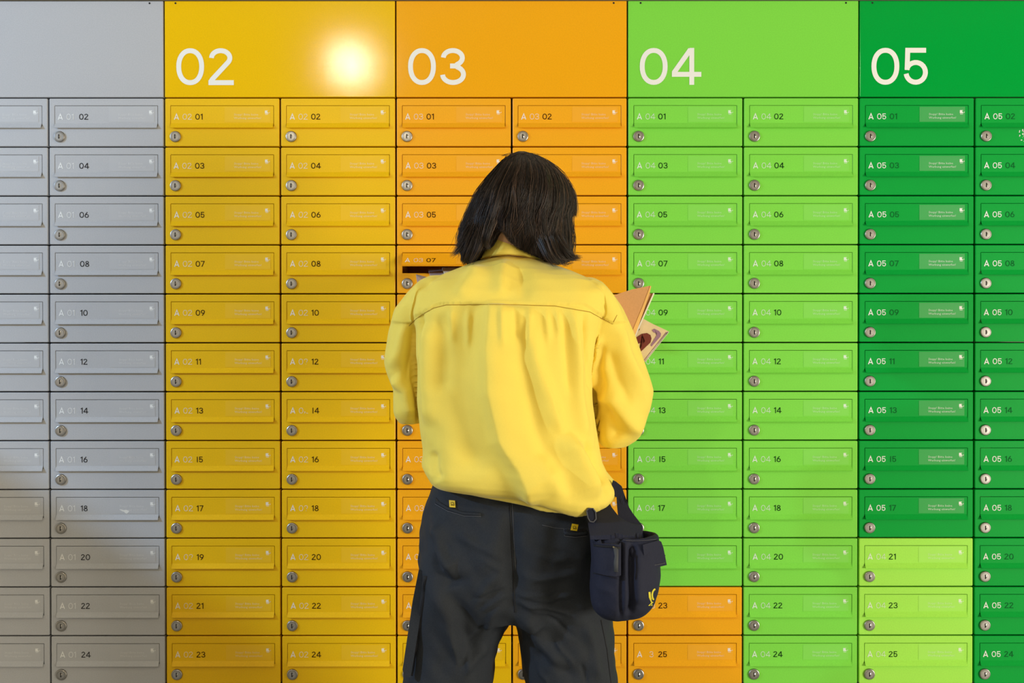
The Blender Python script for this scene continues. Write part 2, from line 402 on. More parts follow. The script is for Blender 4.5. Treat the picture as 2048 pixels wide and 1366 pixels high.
# ------------------------------------------------------------------ person: cloth and body helpers
def lerp_tab(tab, v):
    if v <= tab[0][0]: return tab[0][1:]
    for a, b in zip(tab, tab[1:]):
        if v <= b[0]:
            t = (v-a[0])/(b[0]-a[0]); t2 = t
            return tuple(p+(q-p)*t2 for p, q in zip(a[1:], b[1:]))
    return tab[-1][1:]
def smooth_rows(tab, step):
    """monotone resample of (v, xl, xr, yc, hd) rows"""
    out = []; v = tab[0][0]
    while v < tab[-1][0]: out.append((v,)+tuple(lerp_tab(tab, v))); v += step
    out.append(tab[-1]); return out
def ring(v, xl, xr, yc, hd, n=56, p=2.3, vfun=None, flat=1.0):
    o = []
    for i in range(n):
        a = 2*math.pi*i/n; c, s = math.cos(a), math.sin(a)
        cx = math.copysign(abs(c)**(2/p), c); sy = math.copysign(abs(s)**(2/p), s)
        px = (xl+xr)/2+(xr-xl)/2*cx
        vv = v if vfun is None else vfun(px, v)
        q = at(px, vv, yc); o.append(Vector((q.x, yc+hd*sy*(flat if sy > 0 else 1), q.z)))
    return o
def loft(rows, n=56, p=2.3, vfun=None):
    return rings_mesh('l', [ring(*r, n=n, p=p, vfun=vfun) for r in rows], True, True)
def join(meshes):
    bm = bmesh.new()
    for m in meshes: bm.from_mesh(m); bpy.data.meshes.remove(m)
    bmesh.ops.recalc_face_normals(bm, faces=bm.faces[:])
    me = bpy.data.meshes.new('j'); bm.to_mesh(me); bm.free(); return me
def remesh(me, vox, sm=4, fac=.5, sub=0):
    o = bpy.data.objects.new('r', me); COL.objects.link(o)
    m = o.modifiers.new('r', 'REMESH'); m.mode = 'VOXEL'; m.voxel_size = vox
    if sm:
        s = o.modifiers.new('s', 'SMOOTH'); s.iterations = sm; s.factor = fac
    dg = bpy.context.evaluated_depsgraph_get()
    out = bpy.data.meshes.new_from_object(o.evaluated_get(dg))
    bpy.data.objects.remove(o); bpy.data.meshes.remove(me)
    bm = bmesh.new(); bm.from_mesh(out); bm.verts.ensure_lookup_table(); seen = set(); best = []
    for v0 in bm.verts:
        if v0.index in seen: continue
        st = [v0]; seen.add(v0.index); isl = [v0]
        while st:
            a = st.pop()
            for e in a.link_edges:
                b = e.other_vert(a)
                if b.index not in seen: seen.add(b.index); st.append(b); isl.append(b)
        if len(isl) > len(best): best = isl
    keep = set(v.index for v in best); bmesh.ops.delete(bm, geom=[v for v in bm.verts if v.index not in keep], context='VERTS')
    bm.to_mesh(out); bm.free()
    out.polygons.foreach_set('use_smooth', [True]*len(out.polygons))
    return out
def co_of(me):
    a = np.empty(len(me.vertices)*3); me.vertices.foreach_get('co', a); return a.reshape(-1, 3)
def no_of(me):
    a = np.empty(len(me.vertices)*3); me.vertex_normals.foreach_get('vector', a); return a.reshape(-1, 3)
def set_co(me, a):
    me.vertices.foreach_set('co', a.astype(np.float32).ravel()); me.update()
K = (2.2/FPX)                      # metres per reference unit at the person's depth
def uv_of(co, yref=-.55):
    """reference coordinates of points on the clothes: u across, v down, as the pattern pieces were measured"""
    q = (co-np.array(CAM))@np.array(R3)
    return 1024+FPX*q[:, 0]/q[:, 1], 683-FPX*q[:, 2]/q[:, 1]
def fold(u, v, pts, amp, wl, wr, fade=35, p=2.0):
    """raised crease along a polyline; wl/wr are its widths to either side"""
    pts = np.array(pts, float); best = np.full(u.shape, 1e9); sgn = np.ones_like(u); tt = np.zeros_like(u)
    seg = np.linalg.norm(np.diff(pts, axis=0), axis=1); L = seg.sum(); acc = 0
    for a, b, l in zip(pts[:-1], pts[1:], seg):
        d = (b-a)/l; wx, wy = u-a[0], v-a[1]; t = np.clip(wx*d[0]+wy*d[1], 0, l)
        ex, ey = wx-t*d[0], wy-t*d[1]; dist = np.hypot(ex, ey); side = -(d[0]*wy-d[1]*wx)
        m = dist < best; best[m] = dist[m]; sgn[m] = side[m]; tt[m] = (acc+t)[m]; acc += l
    w = np.where(sgn < 0, wl, wr) if pts[-1][1] >= pts[0][1] else np.where(sgn < 0, wr, wl)
    end = np.clip(np.minimum(tt, L-tt)/fade, 0, 1); end = end*end*(3-2*end)
    return amp*np.exp(-(best/w)**p)*(.15+.85*end)
def wob(co, seed, f, amp, an=(1, 1, 1)):
    r = np.random.RandomState(seed); out = np.zeros(len(co))
    for i in range(9):
        k = r.normal(size=3)*f*np.array(an)*r.uniform(.6, 1.6); out += np.sin(co@k+r.uniform(0, 6.28))
    return out*amp/3
def bvh_of(me):
    return BVHTree.FromPolygons([v.co.copy() for v in me.vertices], [tuple(p.vertices) for p in me.polygons])
def on_surface(bvh, px, py, lift=.0008):
    q = at(px, py, -1.4); d = (q-CAM).normalized(); h = bvh.ray_cast(q, d)
    if h[0] is None: return at(px, py, -.6)
    return h[0]-d*lift
def tube(name, pts, r, n=6, flat=1.0, taper=False):
    vs, fs = [], []; m = len(pts)
    for i, p in enumerate(pts):
        t = (pts[min(i+1, m-1)]-pts[max(i-1, 0)]).normalized(); a = t.cross(Vector((0, 1, 0)))
        a = a.normalized() if a.length > 1e-5 else Vector((1, 0, 0)); b = t.cross(a)
        rr = (r[i] if isinstance(r, (list, tuple)) else r)
        for j in range(n):
            an = 2*math.pi*j/n; vs.append(p+a*rr*math.cos(an)+b*rr*flat*math.sin(an))
    for i in range(m-1):
        for j in range(n):
            k = (j+1) % n; fs.append((i*n+j, i*n+k, (i+1)*n+k, (i+1)*n+j))
    fs.append(tuple(range(n))[::-1]); fs.append(tuple(range((m-1)*n, m*n)))
    return mesh(name, vs, fs, True)
def dense(pts, step=6):
    o = []
    for a, b in zip(pts, pts[1:]):
        n = max(1, int(math.dist(a, b)/step))
        for i in range(n): t = i/n; o.append((a[0]+(b[0]-a[0])*t, a[1]+(b[1]-a[1])*t))
    o.append(pts[-1]); return o
def patch(name, bvh, poly, thick, lift, bev=.0008, y=None, step=7, bulge=0.0):
    """cloth patch cut to an outline and laid on a surface (or at depth y), with real thickness"""
    P = dense(list(poly)+[poly[0]], step)[:-1]
    bm = bmesh.new(); vs = [bm.verts.new((p[0], 0, p[1])) for p in P]; bm.faces.new(vs)
    bmesh.ops.triangulate(bm, faces=bm.faces[:])
    for _ in range(3):
        es = [e for e in bm.edges if not e.is_boundary and e.calc_length() > step*2.2]
        if not es: break
        bmesh.ops.subdivide_edges(bm, edges=es, cuts=1); bmesh.ops.triangulate(bm, faces=[f for f in bm.faces if len(f.verts) > 3])
    cx = sum(p[0] for p in P)/len(P)
    for v in bm.verts:
        u, w = v.co.x, v.co.z
        if y is None: v.co = on_surface(bvh, u, w, lift)
        else: v.co = at(u, w, y(u, w) if callable(y) else y)
    f0 = bm.faces[:]; r = bmesh.ops.extrude_face_region(bm, geom=f0)
    for g in r['geom']:
        if isinstance(g, bmesh.types.BMVert): g.co.y -= thick
    me = bm_mesh(name, bm); 
    return me

# materials
SHIRT, nt_, b_ = nodes_mat('yellow_twill', srgb(250, 224, 102), .75, spec=.2)
tc_, _, _ = bump(nt_, b_, 1100, .30, .0004, 2); vary(nt_, b_, srgb(247, 220, 97), 700, .05, tc_)
b_.inputs['Sheen Weight'].default_value = .15; b_.inputs['Sheen Roughness'].default_value = .4
THREAD = nodes_mat('mustard_thread', srgb(176, 138, 30), .8)[0]
NAVY, nt_, b_ = nodes_mat('dark_navy_twill', srgb(44, 47, 54), .8, spec=.2)
tc_, _, _ = bump(nt_, b_, 800, .4, .0005, 3); vary(nt_, b_, srgb(44, 47, 53), 500, .25, tc_)
NAVYB, nt_, b_ = nodes_mat('navy_bag_cloth', srgb(38, 40, 56), .8, spec=.2)
tc_, _, _ = bump(nt_, b_, 700, .4, .0005, 3); vary(nt_, b_, srgb(38, 40, 56), 600, .2, tc_)
SEAM = nodes_mat('navy_seam', srgb(22, 22, 28), .85)[0]
STITCH = nodes_mat('grey_stitch', srgb(86, 86, 92), .85)[0]
TAGY = nodes_mat('yellow_tag', srgb(240, 200, 20), .6)[0]
HAIRM, nt_, b_ = nodes_mat('dark_brown_hair', srgb(26, 17, 12), .42, spec=.45)
HAIRM2 = nodes_mat('brown_hair', srgb(48, 32, 22), .40, spec=.6)[0]; HAIRM3 = nodes_mat('lighter_brown_hair', srgb(88, 64, 48), .40, spec=.6)[0]
HAIRB = nodes_mat('hair_shade', srgb(22, 14, 11), .7, spec=.2)[0]
SKIN, nt_, b_ = nodes_mat('skin', srgb(206, 160, 132), .5)
b_.inputs['Subsurface Weight'].default_value = .08
SHOEM = nodes_mat('black_shoe_leather', srgb(24, 22, 22), .4)[0]

person = empty('person', (at(1045, 1100, -.5).x, -.5, 0))
thing(person, 'person in a yellow work shirt and dark trousers putting mail into a letter box', 'person')
def pl(name, me, mat, parent=None):
    o = link(name, me, mat, parent or person)
    if parent is None: o.location = -person.location
    return o

# ---- body: one continuous figure (skinned skeleton plus head), arms reaching forward
def skin_body():
    V, E, Rr = [], [], []
    def add(p, r, parent=None):
        V.append(tuple(p)); Rr.append((r, r) if not isinstance(r, tuple) else r)
        if parent is not None: E.append((parent, len(V)-1))
        return len(V)-1
    A = at
    pel = add(A(1040, 1040, -.50), (.125, .085))
    wst = add(A(1035, 900, -.52), (.100, .075), pel); ch = add(A(1030, 740, -.53), (.112, .085), wst)
    up = add(A(1026, 620, -.53), (.110, .07), ch); nk = add(A(1022, 540, -.50), .055, up); add(A(1030, 470, -.48), .05, nk)
    for s, sh, el, wr in ((-1, (880, 600, -.53), (812, 775, -.50), (885, 612, -.25)), (1, (1170, 605, -.53), (1262, 800, -.50), (1212, 690, -.29))):
        a = add(A(*sh),   .042, up); m = add((Vector(A(*sh))+Vector(A(*el)))/2, .036, a); e = add(A(*el), .030, m)
        fm = add((Vector(A(*el))*.6+Vector(A(*wr))*.4), .034, e); w = add(A(*wr), .024, fm)
        d = (Vector(A(*wr))-Vector(A(*el))).normalized(); side = Vector((1, 0, 0))*(-s); up_ = side.cross(d).normalized()
        palm = add(Vector(A(*wr))+d*.05, (.036, .018), w)
        W = Vector(A(*wr))
        for k, (off, L) in enumerate(((-.030, .062), (-.010, .074), (.011, .070), (.030, .056))):
            b = W+d*.088+up_*off; i0 = add(b, .0095, palm)
            q1 = b+(d*.8+side*.25).normalized()*L*.45; i1 = add(q1, .0088, i0)
            q2 = q1+(d*.45+side*.75).normalized()*L*.33; i2 = add(q2, .0082, i1)
            add(q2+(side*.95+d*.05).normalized()*L*.25, .007, i2)
        t0 = add(W+d*.035-up_*.034+side*.012, .0125, palm); t1 = add(W+d*.062-up_*.050+side*.03, .0105, t0); add(W+d*.085-up_*.045+side*.05, .009, t1)
    for s, hip, kn, an in ((-1, (945, 1110, -.50), (900, 1520, -.50), (862, 1975, -.47)), (1, (1130, 1110, -.50), (1155, 1520, -.51), (1172, 1975, -.50))):
        h = add(A(*hip), .085, pel); m = add((Vector(A(*hip))+Vector(A(*kn)))/2, .072, h); k = add(A(*kn), .055, m)
        c = add(Vector(A(*kn))*.65+Vector(A(*an))*.35, .052, k); a = add(A(*an), .035, c)
        f = Vector(A(*an)); hl = add(Vector((f.x, f.y, .045)), .035, a); add(Vector((f.x+.02*s, f.y+.14, .035)), .03, hl)
    me = bpy.data.meshes.new('b'); me.from_pydata(V, E, []); o = bpy.data.objects.new('b', me); COL.objects.link(o)
    me.update(); o.modifiers.new('s', 'SKIN'); 
    if not me.skin_vertices:
        pass
    sv = me.skin_vertices[0].data
    for i, r in enumerate(Rr): sv[i].radius = r; sv[i].use_root = (i == 0)
    ss = o.modifiers.new('u', 'SUBSURF'); ss.levels = 2
    dg = bpy.context.evaluated_depsgraph_get(); out = bpy.data.meshes.new_from_object(o.evaluated_get(dg)); bpy.data.objects.remove(o)
    return out
def head_mesh(c):
    vs = []; n, m = 40, 30
    for i in range(m+1):
        th = math.pi*i/m; z = math.cos(th)
        for j in range(n):
            ph = 2*math.pi*j/n; x, y = math.cos(ph), math.sin(ph); s = math.sin(th)
            w = 1-.22*max(0, -z)**1.2
            X, Y, Z = .074*x*s*w, .096*y*s*(1-.10*max(0, -z)), .115*z
            if y > 0:                                                # face side (towards the wall)
                fx, fz = X/.074, Z/.115; f = max(0, y)*s
                Y += .020*math.exp(-(fx/.16)**2)*math.exp(-((fz+.18)/.20)**2)*f*(1.1-fz)     # nose
                Y += .009*math.exp(-(fx/.34)**2)*math.exp(-((fz+.52)/.05)**2)*f               # upper lip
                Y += .009*math.exp(-(fx/.30)**2)*math.exp(-((fz+.63)/.05)**2)*f               # lower lip
                Y += .010*math.exp(-(fx/.40)**2)*math.exp(-((fz+.88)/.14)**2)*f               # chin
                Y -= .011*(math.exp(-((fx-.40)/.20)**2)+math.exp(-((fx+.40)/.20)**2))*math.exp(-((fz-.02)/.10)**2)*f
                Y += .006*math.exp(-((fz-.20)/.08)**2)*f*math.exp(-(fx/.7)**2)
            vs.append(Vector((X, Y, Z)))
    fs = [(i*n+j, i*n+(j+1) % n, (i+1)*n+(j+1) % n, (i+1)*n+j) for i in range(m) for j in range(n)]
    Rm = Matrix.Rotation(math.radians(-28), 4, 'X') @ Matrix.Rotation(math.radians(4), 4, 'Y')
    me = mesh('h', [c+Rm@v for v in vs], fs)
    bm = bmesh.new(); bm.from_mesh(me); bmesh.ops.remove_doubles(bm, verts=bm.verts[:], dist=1e-5)
    for s in (-1, 1):
        r = bmesh.ops.create_uvsphere(bm, u_segments=14, v_segments=10, radius=1)
        for v in r['verts']: v.co = c+Rm@Vector((s*.074+v.co.x*.010, .004+v.co.y*.018+.006*v.co.z, -.012+v.co.z*.031))
    return bm_mesh('h', bm)
HC = at(1036, 434, -.475)
body = remesh(join([skin_body(), head_mesh(HC)]), .0042, 2, .4)
bo = pl('body', body, SKIN)
for s in (-1, 1):                                                    # eyes looking down at the mail
    bm = bmesh.new(); bmesh.ops.create_uvsphere(bm, u_segments=14, v_segments=10, radius=.0115)
    Rm = Matrix.Rotation(math.radians(-28), 4, 'X') @ Matrix.Rotation(math.radians(4), 4, 'Y')
    for v in bm.verts: v.co += HC+Rm@Vector((s*.030, .0785, .003))
    pl('eye', bm_mesh('eye', bm, True), nodes_mat('eye_white', srgb(226, 222, 216), .2)[0])

# ---- shirt
HEM = [(840, 940), (850, 950), (870, 967), (935, 973), (1000, 977), (1050, 984), (1090, 994), (1120, 1008), (1145, 1016), (1172, 1013), (1205, 1002), (1225, 988), (1236, 965)]
def hemv(x): return lerp_tab(HEM, x)[0]
TORSO = [(518, 968, 1080, -.500, .055), (530, 935, 1108, -.505, .072), (545, 895, 1150, -.512, .090), (562, 858, 1188, -.518, .104), (590, 838, 1205, -.524, .118),
         (625, 832, 1206, -.530, .128), (680, 834, 1186, -.535, .136), (740, 837, 1180, -.538, .140), (800, 836, 1184, -.538, .142), (860, 842, 1192, -.535, .145), (895, 847, 1197, -.532, .148)]
rows = smooth_rows(TORSO, 12)
R_ = [ring(*r, n=72, p=2.9) for r in rows]
for t, xl, xr, hd in ((.25, 847, 1203, .152), (.45, 845, 1212, .155), (.62, 844, 1222, .155), (.78, 850, 1229, .152), (.90, 858, 1231, .145), (.97, 866, 1229, .135), (1.0, 874, 1224, .124)):
    R_.append(ring(895, xl, xr, -.530, hd, n=72, p=2.9, vfun=lambda x, v, t=t: 895+(hemv(x)-895)*t))
torso = rings_mesh('t', R_, True, True)
RS = [(556, 1135, 1188, -.520, .050), (566, 1130, 1206, -.520, .064), (586, 1135, 1223, -.518, .074), (615, 1140, 1245, -.515, .082), (645, 1145, 1259, -.512, .084), (672, 1150, 1271, -.51, .084),
      (724, 1158, 1288, -.505, .082), (765, 1168, 1302, -.50, .080), (782, 1174, 1307, -.498, .078), (800, 1180, 1304, -.496, .076), (817, 1184, 1300, -.494, .074), (850, 1188, 1288, -.490, .068), (872, 1191, 1279, -.488, .062), (884, 1196, 1268, -.487, .055), (892, 1205, 1252, -.486, .045)]
LS = [(552, 860, 915, -.520, .045), (562, 838, 915, -.520, .060), (584, 817, 900, -.518, .070), (618, 790, 890, -.515, .078), (666, 778, 876, -.510, .078), (700, 773, 866, -.505, .076), (727, 770, 860, -.50, .074),
      (745, 776, 856, -.498, .072), (776, 788, 852, -.495, .068), (827, 788, 848, -.490, .060), (838, 794, 846, -.488, .052), (846, 801, 842, -.487, .040)]
LS = [(a, b, c, d_+.022*min(1, max(0, (a-590)/80)), e) for a, b, c, d_, e in LS]; RS = [(a, b, c, d_+.024*min(1, max(0, (a-590)/80)), e) for a, b, c, d_, e in RS]
sl = loft(smooth_rows(LS, 9), 44, 2.15); sr = loft(smooth_rows(RS, 9), 48, 2.15)
shirt = remesh(join([torso, sl, sr]), .0029, 5, .5)
co, no = co_of(shirt), no_of(shirt); u, v = uv_of(co)
back = np.clip((-no[:, 1]-.05)/.5, 0, 1)
d = np.zeros(len(co))
tor = (1/(1+np.exp(-(u-846)/5)))*(1/(1+np.exp((u-1176)/5)))      # the back panel, without sleeves
below = 1/(1+np.exp(-(v-612)/4))
d += tor*below*fold(u, v, [(985, 590), (974, 700), (978, 790), (1000, 880), (1040, 950), (1075, 1010)], .016, 16, 62, 40)
d -= tor*below*fold(u, v, [(925, 640), (915, 760), (930, 860), (960, 960)], .006, 34, 30, 50)
d += tor*fold(u, v, [(852, 640), (848, 740), (850, 860)], .007, 16, 22, 40)
d -= tor*below*fold(u, v, [(884, 615), (880, 720), (872, 800)], .006, 14, 20, 40)
d += tor*below*fold(u, v, [(1062, 640), (1068, 720), (1100, 800), (1122, 880)], .008, 24, 14, 50)
d -= tor*below*fold(u, v, [(1040, 640), (1046, 740), (1070, 860), (1110, 960)], .004, 16, 16, 50)
d += tor*below*fold(u, v, [(1140, 610), (1152, 700), (1160, 800), (1178, 890)], .006, 14, 10, 40)
d -= tor*below*fold(u, v, [(1128, 625), (1138, 720), (1146, 800)], .005, 10, 10, 40)
for (a, b, c_, e, am) in ((905, 614, 900, 690, .003), (938, 614, 932, 700, .0035), (960, 614, 955, 670, .002), (1004, 614, 1006, 700, .004), (1028, 614, 1032, 690, -.003), (1060, 614, 1054, 700, .0035), (1090, 616, 1096, 690, .003), (1112, 616, 1120, 680, .003)):
    d += tor*fold(u, v, [(a, b), (c_, e)], am, 7, 7, 25)
# yoke and shoulders
d += fold(u, v, [(1010, 520), (1004, 560), (1000, 600)], .005, 16, 14, 20)
d += fold(u, v, [(960, 530), (935, 570), (915, 605)], .004, 14, 18, 22)
d -= fold(u, v, [(1035, 530), (1045, 575), (1050, 605)], .003, 12, 16, 22)
d += fold(u, v, [(845, 565), (835, 610), (828, 660)], .005, 9, 14, 22)
d += fold(u, v, [(1180, 565), (1205, 600), (1225, 640)], .003, 14, 14, 22)
# sleeves
rsl = 1/(1+np.exp(-(u-1176)/5)); lsl = 1/(1+np.exp((u-842)/5))
d += rsl*fold(u, v, [(1195, 660), (1182, 720), (1186, 790)], .007, 10, 12, 25)
d -= rsl*fold(u, v, [(1205, 680), (1194, 740), (1205, 800)], .005, 8, 10, 25)
d += rsl*fold(u, v, [(1185, 790), (1225, 800), (1262, 850), (1285, 875)], .008, 14, 22, 30)
d -= rsl*fold(u, v, [(1200, 815), (1222, 850), (1240, 885)], .006, 16, 18, 20)
d += rsl*fold(u, v, [(1240, 640), (1255, 710), (1285, 780)], .006, 16, 10, 40)
d -= rsl*fold(u, v, [(1215, 690), (1235, 760), (1262, 820)], .004, 12, 12, 30)
d += lsl*fold(u, v, [(812, 640), (800, 700), (785, 740)], .005, 9, 14, 30)
d -= lsl*fold(u, v, [(826, 640), (822, 700), (812, 770)], .006, 8, 10, 30)
d += lsl*fold(u, v, [(835, 640), (832, 690), (838, 730)], .005, 6, 6, 20)
d += lsl*fold(u, v, [(785, 750), (812, 780), (820, 835)], .007, 10, 12, 20)
# hem gather at the right, blouse overhang
d += fold(u, v, [(1130, 860), (1160, 925), (1185, 975), (1195, 1005)], .012, 26, 12, 40)
d -= fold(u, v, [(1168, 880), (1192, 930), (1210, 975)], .009, 10, 12, 30)
d += fold(u, v, [(1080, 900), (1105, 960), (1130, 1005)], .005, 18, 14, 30)
d -= fold(u, v, [(862, 900), (868, 940), (880, 965)], .006, 10, 12, 15)
low = (v > 604+.0004*(u-1000)**2*.0)
d += np.where(v < 610+np.clip((880-u)/60, 0, 1)*34+np.clip((u-1165)/60, 0, 1)*36, .0022, 0)*back     # yoke lies over the panel
d += wob(co, 3, 22, .0014, (1.4, 1, .6))+wob(co, 5, 60, .0006, (1.5, 1, .7))
# a crease between each sleeve and the back panel
d -= .006*np.exp(-((u-np.interp(v, [620, 680, 730, 790, 850], [848, 840, 838, 836, 838]))/5.0)**2)*np.clip((v-618)/30, 0, 1)*back
d -= .006*np.exp(-((u-np.interp(v, [620, 680, 730, 790], [838, 832, 831, 830]))/8.0)**2)*np.clip((v-630)/30, 0, 1)*np.clip((800-v)/40, 0, 1)*back
ux = u-np.interp(v, [622, 698, 769, 792, 890], [1166, 1171, 1177, 1186, 1193])
d -= .0075*np.exp(-(np.where(ux < 0, ux/2.5, ux/7.0))**2)*np.clip((v-622)/40, 0, 1)*np.clip((905-v)/15, 0, 1)*back
d *= 1.8
co = co+no*(d*(.15+.85*back))[:, None]; set_co(shirt, co)
so = pl('shirt', shirt, SHIRT)
sb = bvh_of(shirt)
YOKE = dense([(818, 652), (832, 638), (846, 628), (868, 616), (892, 610), (960, 609), (1040, 610), (1110, 612), (1150, 619), (1180, 624), (1205, 638), (1225, 648), (1234, 630)], 5)
pl('yoke_seam', tube('yoke_seam', [on_surface(sb, a, b, .0003) for a, b in YOKE], .0007, 5), THREAD)
# collar: a folded band standing round the neck
vs = []; nphi = 40
TOP = [(966, 493), (978, 486), (992, 481), (1018, 479), (1045, 482), (1062, 490), (1074, 500)]
BOT = [(946, 526), (960, 520), (985, 516), (1016, 514), (1045, 516), (1068, 520), (1086, 526)]
def coll(tab, x): return lerp_tab(tab, x)[0]
rings = []
for k, (hw0, hw1, dy, t) in enumerate(((54, 58, .060, 0), (57, 62, .066, .3), (62, 66, .073, .65), (68, 70, .080, 1.0))):
    rg = []
    for i in range(nphi+1):
        a = math.radians(-40-280*i/nphi+0)                # open at the throat
        ph = math.radians(-140+280*i/nphi); sx, cy = math.sin(ph), math.cos(ph)
        px = 1018+(hw0 if sx < 0 else hw1)*sx*(1 if abs(ph) < math.pi/2 else 1)
        vt, vb = coll(TOP, px), coll(BOT, px)
        if cy < 0: vt += 14*(-cy); vb += 26*(-cy)
        vv = vt+(vb-vt)*t
        q = at(px, vv, -.50); rg.append(Vector((q.x, -.495-dy*cy, q.z)))
    rings.append(rg)
inner = [[p+Vector((0, .004, -.001)) + (Vector((1018*0, 0, 0))) for p in r] for r in rings]
allr = rings+inner[::-1]+[rings[0]]
cm = rings_mesh('collar', allr, closed=False, smooth=True); pl('collar', cm, SHIRT)
cb = bvh_of(cm)
pl('collar_fold', tube('collar_fold', [p+Vector((0, -.0008, -.0006)) for p in rings[-1]], .0009, 5), THREAD)

# ---- trousers
PEL = [(950, 874, 1206, -.505, .100), (985, 864, 1214, -.507, .112), (1020, 852, 1222, -.510, .122), (1060, 848, 1226, -.512, .128), (1100, 843, 1228, -.512, .130), (1150, 838, 1228, -.51, .128), (1195, 832, 1228, -.505, .118), (1230, 826, 1228, -.50, .105)]
fz = at(892, 1366, -.5)
def leg_rows(s):
    if s < 0: T = [(1090, 850, 1030, -.505, .115), (1150, 838, 1036, -.505, .112), (1195, 825, 1036, -.503, .108), (1232, 820, 1028, -.50, .103), (1252, 817, 1018, -.50, .099), (1285, 812, 999, -.50, .096), (1320, 808, 988, -.50, .093), (1366, 804, 981, -.50, .090), (1500, 796, 962, -.50, .084), (1700, 790, 944, -.50, .078), (1900, 784, 930, -.485, .074), (2045, 780, 922, -.47, .074)]
    else: T = [(1090, 1030, 1225, -.505, .115), (1150, 1026, 1227, -.505, .112), (1195, 1027, 1228, -.503, .108), (1238, 1032, 1226, -.50, .103), (1262, 1036, 1230, -.50, .099), (1302, 1041, 1235, -.50, .096), (1366, 1054, 1239, -.50, .090), (1500, 1075, 1240, -.50, .084), (1700, 1090, 1242, -.50, .078), (1900, 1100, 1244, -.495, .074), (2045, 1104, 1244, -.49, .074)]
    return T
tr = remesh(join([loft(smooth_rows(PEL, 12), 60, 2.4), loft(smooth_rows(leg_rows(-1), 14), 44, 2.3), loft(smooth_rows(leg_rows(1), 14), 44, 2.3)]), .0036, 5, .5)
co, no = co_of(tr), no_of(tr); u, v = uv_of(co)
d = np.zeros(len(co))
F_ = lambda pts, am, wl, wr, fd=30: fold(u, v, pts, am, wl, wr, fd)
d += F_([(870, 1040), (880, 1100), (905, 1140), (922, 1142)], .012, 12, 14)
d -= F_([(866, 1060), (878, 1130), (900, 1165), (930, 1160)], .007, 8, 9)
d += F_([(850, 1100), (868, 1170), (900, 1240), (915, 1330)], .008, 16, 20, 50)
d -= F_([(905, 1180), (925, 1260), (950, 1340)], .006, 16, 20, 50)
d += F_([(1028, 1225), (1062, 1248), (1085, 1290), (1130, 1350)], .010, 16, 14, 40)
d -= F_([(1020, 1010), (1024, 1100), (1028, 1220)], .009, 16, 16, 60)
d += F_([(1036, 1205), (1090, 1215), (1150, 1230)], .004, 6, 7, 30)
d += F_([(1034, 1190), (1080, 1200), (1120, 1202)], .003, 5, 5, 30)
d += F_([(1040, 1150), (1090, 1160), (1160, 1150)], .004, 9, 8, 40)
d += F_([(1010, 1140), (975, 1170), (940, 1230)], .004, 10, 10, 40)
d += F_([(1015, 1200), (985, 1230), (960, 1290)], .005, 8, 10, 40)
d += F_([(900, 1060), (960, 1095), (1020, 1120)], .0035, 10, 10, 40)
d += F_([(1060, 1100), (1110, 1120), (1165, 1115)], .004, 9, 10, 40)
d -= F_([(1060, 1300), (1110, 1330), (1160, 1366)], .006, 10, 14, 30)
d += F_([(1170, 1240), (1190, 1300), (1200, 1366)], .005, 12, 10, 30)
d += F_([(930, 990), (980, 1010), (1040, 1015)], .003, 7, 7, 40)
d += F_([(990, 1290), (960, 1310), (920, 1350)], .005, 9, 9, 30)
rf = random.Random(31)
for cx, cy, an, ln in ((1035, 1205, 10, 80), (1040, 1212, 18, 90), (1038, 1190, 2, 70), (1020, 1190, 150, 70), (1018, 1175, 162, 80), (900, 1150, 200, 40), (1060, 1160, -8, 90), (960, 1120, 30, 60), (1090, 1230, 35, 80), (1110, 1280, 55, 70), (900, 1260, 80, 80), (940, 1300, 100, 60), (1150, 1190, 170, 70), (1100, 1100, 15, 70), (880, 1070, 60, 60), (1075, 1330, 60, 50), (1160, 1320, 75, 60), (980, 1240, 130, 60)):
    a_ = math.radians(an); p_ = [(cx+ln*t_*math.cos(a_)+rf.uniform(-3, 3), cy+ln*t_*math.sin(a_)+rf.uniform(-3, 3)) for t_ in (0, .35, .7, 1)]
    d += F_(p_, rf.choice((.0022, .003, -.0026)), 3.5, 5, 20)
d += wob(co, 11, 20, .0024)+wob(co, 12, 48, .0013)+wob(co, 13, 95, .0005)
set_co(tr, co+no*(d*1.5)[:, None])
tro = pl('trousers', tr, NAVY); tb = bvh_of(tr)
def onp(name, px, r, mat, lift=.0006, flat=.6, parent=None):
    return pl(name, tube(name, [on_surface(tb, a, b, lift) for a, b in dense(px, 6)], r, 6, flat), mat, parent)
onp('back_seam', [(1018, 985), (1022, 1060), (1026, 1140), (1030, 1225)], .0010, SEAM)
onp('back_seam', [(1023, 985), (1027, 1060), (1031, 1140)], .0004, STITCH)
